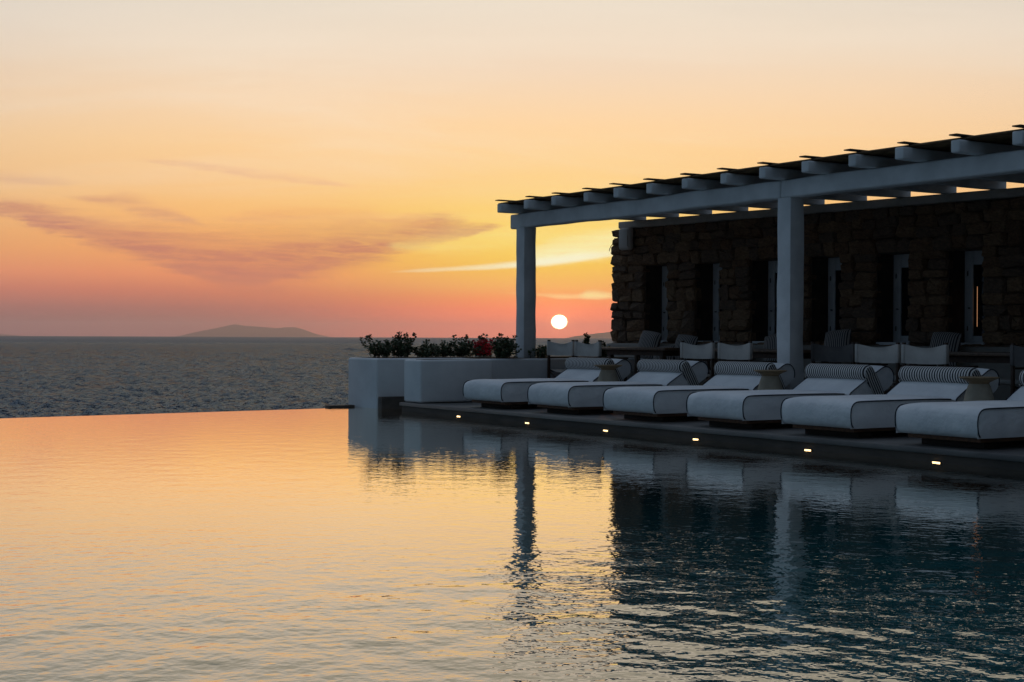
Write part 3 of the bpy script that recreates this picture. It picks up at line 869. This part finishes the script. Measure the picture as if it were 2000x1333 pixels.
# ------------------------------------------------------------------ director chairs
def make_chair(cmat):
    r = empty('director_chair', Matrix())
    hw = .315
    for sg in (-1, 1):
        y = sg * hw
        MB().box(-.02, .02, y - .017, y + .017, .003, .945, .004).build('back_post', 'darkwood', r)
        MB().box(.46, .50, y - .017, y + .017, .003, .655, .004).build('front_post', 'darkwood', r)
        MB().box(.021, .52, y - .026, y + .026, .657, .68, .005).build('armrest', 'darkwood', r)
        MB().box(.021, .459, y - .014, y + .014, .44, .475, .003).build('seat_rail', 'darkwood', r)
        MB().box(.021, .459, y - .012, y + .012, .07, .10, .003).build('foot_rail', 'darkwood', r)
    for x in (.0, .48):
        for sg in (-1, 1):
            xx = x + .0135 * sg
            MB().tube([(xx, -sg * (hw - .02), .06), (xx, sg * (hw - .02), .44)], .0125, 6).build('cross_brace', 'darkwood', r)
    rows = []
    for i in range(7):
        t = i / 6; row = []
        for k in range(17):
            y = -hw + 2 * hw * k / 16; u = 1 - (y / hw) ** 2
            zt = .922 - .040 * u ** 1.5; zb = .70 - .006 * u
            fold = .010 * math.sin(7 * t + 3 * u) * u * t
            row.append((-.024 + .045 * u + fold, y, zb + (zt - zb) * t))
        rows.append(row)
    m = MB().grid(rows)
    m.grid([[(x + .006, y, z) for x, y, z in rw] for rw in rows])
    for sg in (-1, 1):
        m.box(-.027, .027, sg * hw - .024, sg * hw + .024, .70, .922, .008)
    m.build('back_canvas', cmat, r, angle=60, fix=False)
    rows = [[(.02 + .44 * t, -hw + 2 * hw * k / 12, .478 - .045 * (1 - ((k - 6) / 6) ** 2)) for k in range(13)] for t in (0, .25, .5, .75, 1)]
    MB().grid(rows).build('seat_canvas', cmat, r, angle=180)
    return r
cl = make_chair('canvas'); cd = make_chair('canvas_dark'); used = set()
chairs = [(12.80, 18.34, 2, cl, 'cream canvas director chair in front of the setting sun, beside the left pillar'),
          (12.80, 17.62, -2, cl, 'cream canvas director chair second from the left pillar, by the end of the first table'),
          (13.0, 15.293, 1, cl, 'cream canvas director chair left of the pair just left of the middle pillar'),
          (13.0, 14.512, -2, cl, 'cream canvas director chair right of the pair, closest to the left of the middle pillar'),
          (13.1, 12.80, 5, cd, 'darker canvas director chair tucked right behind the middle pillar'),
          (13.0, 11.973, 1, cl, 'cream canvas director chair with deeply sagging back behind the fourth lounger'),
          (13.0, 11.25, -1, cl, 'cream canvas director chair behind the fifth lounger, right of the sagging one'),
          (13.1, 9.78, 3, cd, 'darker canvas director chair cut by the right edge of the picture')]
for q, p, rot, src, lab in chairs:
    if src.as_pointer() in used:
        o = copy_tree(src)
    else:
        o = src; used.add(src.as_pointer())
    o.matrix_world = RZ(q, p, 0, TH + R(rot)); tag(o, lab, 'chair', 'director chairs at the tables under the pergola')

# dining tables
def table(label, q0, q1, p0, p1):
    r = empty('dining_table', RZ((q0 + q1) / 2, (p0 + p1) / 2), label, 'table', 'dark dining tables under the pergola')
    MB(POOL).box(q0, q1, p0, p1, .79, .83, .004).build('table_top', 'tabletop', r)
    MB(POOL).box(q0 + .05, q1 - .05, p0 + .1, p1 - .1, .71, .788).build('apron', 'darkwood', r)
    for q in (q0 + .06, q1 - .13):
        for p in (p0 + .12, p1 - .19):
            MB(POOL).box(q, q + .07, p, p + .07, .003, .709, .003).build('leg', 'darkwood', r)
table('dark wooden dining table behind the first lounger, ending near the left planter', 13.58, 14.3, 16.73, 18.35)
table('dark wooden dining table left of the middle pillar, behind two cream chairs', 13.6, 14.32, 13.9, 15.7)
table('dark wooden dining table at the right, behind the nearest loungers', 13.62, 14.34, 10.2, 12.2)

# striped cushions on the bench
def cushion_mesh():
    rows = []; n = 14
    for i in range(n + 1):
        row = []
        for k in range(n + 1):
            u = -1 + 2 * i / n; v_ = -1 + 2 * k / n
            e = (1 - abs(u) ** 3) * (1 - abs(v_) ** 3)
            row.append((.085 * max(e, 0) ** .55, v_ * .24 * (1 - .07 * (1 - abs(u)) * 0 - .05 * u * u), u * .24 * (1 - .05 * v_ * v_)))
        rows.append(row)
    m = MB().grid(rows); m.grid([[(-x, y, z) for x, y, z in rw] for rw in rows])
    return m
first = None
cs = [(1.25, .0, .86, 'striped cushion leaning on the wall, leftmost above the first table'),
      (1.75, .14, .62, 'striped cushion low on the bench under the first table'),
      (2.12, .04, .80, 'striped cushion upright between the first table and the pair of cream chairs'),
      (2.52, .05, .66, 'striped cushion half hidden behind the cream chair left of the pair'),
      (3.3, .04, .62, 'striped cushion glimpsed between the two cream chairs of the left pair'),
      (4.0, .0, .83, 'striped cushion above the middle table just left of the middle pillar'),
      (5.15, .0, .88, 'striped cushion top peeping over the darker chair behind the middle pillar'),
      (6.95, .0, .85, 'striped cushion above the right table under the last window')]
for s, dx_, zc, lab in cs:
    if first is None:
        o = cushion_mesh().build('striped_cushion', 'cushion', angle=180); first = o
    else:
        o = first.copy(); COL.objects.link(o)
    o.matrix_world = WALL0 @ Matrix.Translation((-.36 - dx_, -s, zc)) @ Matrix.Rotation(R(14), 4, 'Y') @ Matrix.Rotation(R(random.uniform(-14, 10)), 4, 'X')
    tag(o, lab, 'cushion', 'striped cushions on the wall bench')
# seat cushions carry the low throw cushions
for i, (s0, s1) in enumerate(((1.0, 4.6), (4.64, 8.4))):
    o = MB(WALL0).box(-.64, -.20, -s1, -s0, .403, .47, .025, 3).build('bench_pad', 'canvas', origin=WALL0)
    tag(o, ['long cream seat pad on the left part of the wall bench', 'long cream seat pad on the right part of the wall bench'][i], 'seat pad')

# ------------------------------------------------------------------ shrubs
def shrub(label, q, p, h, spread, lean, nst, red=False, seed=0):
    rs = random.Random(seed); Mx = RZ(q, p, .645)
    r = empty('shrub', Mx, label, 'shrub', 'small dark shrubs in the white planters')
    st = MB(Mx); lf = MB(Mx); rl = MB(Mx)
    cl_, sl_ = math.cos(-TH), math.sin(-TH)
    for i in range(nst):
        a = rs.uniform(0, 2 * math.pi); d = rs.uniform(.1, 1) * spread
        hh = h * (rs.uniform(.35, .8) if i > 2 else rs.uniform(.88, 1.0)) * (1 - .25 * (d / spread) ** 2)
        lx = lean * hh / h if i < nst * .7 else 0
        ex, ey = d * math.cos(a), d * math.sin(a)
        dxw = Vector((lx, 0))       # lean towards the left or right as seen from the pool
        ex += dxw.x * cl_; ey += dxw.x * sl_
        b0 = (ex * .45 + rs.uniform(-.06, .06), ey * .45 + rs.uniform(-.06, .06)); pts = []
        for k in range(7):
            t = k / 6
            pts.append(Vector((b0[0] + (ex - b0[0]) * t ** 1.3 + rs.uniform(-.008, .008), b0[1] + (ey - b0[1]) * t ** 1.3 + rs.uniform(-.008, .008), hh * t)))
        st.tube(pts, [.005 * (1 - .6 * k / 6) for k in range(7)], 4)
        nl = int(hh / .0064)
        for k in range(nl):
            t = rs.uniform(.12, 1.0) if k > 2 else rs.uniform(.93, 1.0)
            i0 = min(int(t * 6), 5); c_ = pts[i0].lerp(pts[i0 + 1], t * 6 - i0)
            th = rs.uniform(0, 2 * math.pi); up = rs.uniform(-.1, .9)
            dr = Vector((math.cos(th), math.sin(th), up)).normalized(); sd_ = dr.cross(Vector((rs.uniform(-1, 1), rs.uniform(-1, 1), rs.uniform(.2, 1)))).normalized()
            L = rs.uniform(.032, .056); wd = L * rs.uniform(.24, .36); nm = dr.cross(sd_)
            c0 = c_ + dr * .006
            vs = [c0, c0 + dr * L * .35 + sd_ * wd, c0 + dr * L * .75 + sd_ * wd * .8, c0 + dr * L, c0 + dr * L * .75 - sd_ * wd * .8, c0 + dr * L * .35 - sd_ * wd, c0 + dr * L * .5 - nm * wd * .35]
            fs = [(0, 1, 6), (1, 2, 6), (2, 3, 6), (3, 4, 6), (4, 5, 6), (5, 0, 6)]
            hz_ = c0.z / h
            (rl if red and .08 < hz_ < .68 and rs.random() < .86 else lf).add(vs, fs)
    st.build('stem', 'stem', r)
    lf.build('foliage', 'leaf', r, smooth=False, fix=False)
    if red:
        rl.build('flare_foliage', 'flareleaf', r, smooth=False, fix=False)
sh = [(10.56, 20.1, 0.38, 0.28, -.13, 26, 'leftmost shrub in the planters, leaning left over the overflow edge'),
      (10.95, 20.15, 0.48, 0.28, .03, 31, 'second shrub from the left, tall with one twig above the horizon'),
      (11.33, 20.1, 0.29, 0.33, .02, 31, 'low bushy third shrub from the left'),
      (11.67, 20.1, 0.29, 0.33, 0, 28, 'low bushy fourth shrub from the left'),
      (12.0, 20.05, 0.39, 0.33, .02, 31, 'fifth shrub from the left, with an upright twig, left of the one with the red flare'),
      (12.42, 20.05, 0.43, 0.33, .02, 33, 'shrub with red lens flare put into its middle leaves'),
      (12.1, 18.98, 0.43, 0.33, .04, 33, 'shrub just left of the left pergola pillar'),
      (12.84, 18.98, 0.23, 0.22, 0, 19, 'small sparse shrub right of the left pergola pillar'),
      (13.80, 19.05, 0.43, 0.06, 0, 12, 'thin upright shrub seen over the second director chair'),
      (14.14, 19.05, 0.28, 0.11, 0, 14, 'small shrub close to the end of the stone wall')]
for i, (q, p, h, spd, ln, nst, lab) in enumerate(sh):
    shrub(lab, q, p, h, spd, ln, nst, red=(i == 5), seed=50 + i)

# ------------------------------------------------------------------ pool lights
ll_ = ['first', 'second', 'third', 'fourth', 'fifth', 'sixth']
for i, p in enumerate((17.153, 15.411, 13.709, 12.05, 10.33, 8.711)):
    r = empty('pool_light', RZ(10.235, p, -.10), '%s small warm light in the pool edge counting from the planters' % ll_[i], 'light', 'lights in the pool edge')
    MB(POOL).box(10.228, 10.238, p - .055, p + .055, -.1295, -.114, .003).build('housing', 'metal', r)
    MB(POOL).box(10.222, 10.229, p - .042, p + .042, -.1285, -.1225, .001).build('lens', 'led', r)

# ------------------------------------------------------------------ haze over the sea
hz = bpy.data.materials.new('haze'); hz.use_nodes = True; t = hz.node_tree
for q in list(t.nodes):
    if q.type == 'BSDF_PRINCIPLED':
        t.nodes.remove(q)
pv = t.nodes.new('ShaderNodeVolumePrincipled'); pv.inputs['Density'].default_value = 8.5e-5; pv.inputs['Color'].default_value = (.95, .86, .92, 1); pv.inputs['Anisotropy'].default_value = .72
t.links.new(pv.outputs[0], t.nodes['Material Output'].inputs['Volume'])
M['haze'] = hz
hb = MB().box(-24000, 24000, -3000, 17500, SEA_Z - 24, 150).build('haze', 'haze', smooth=False)
tag(hb, 'thin evening haze over the sea', 'haze', kind='stuff')
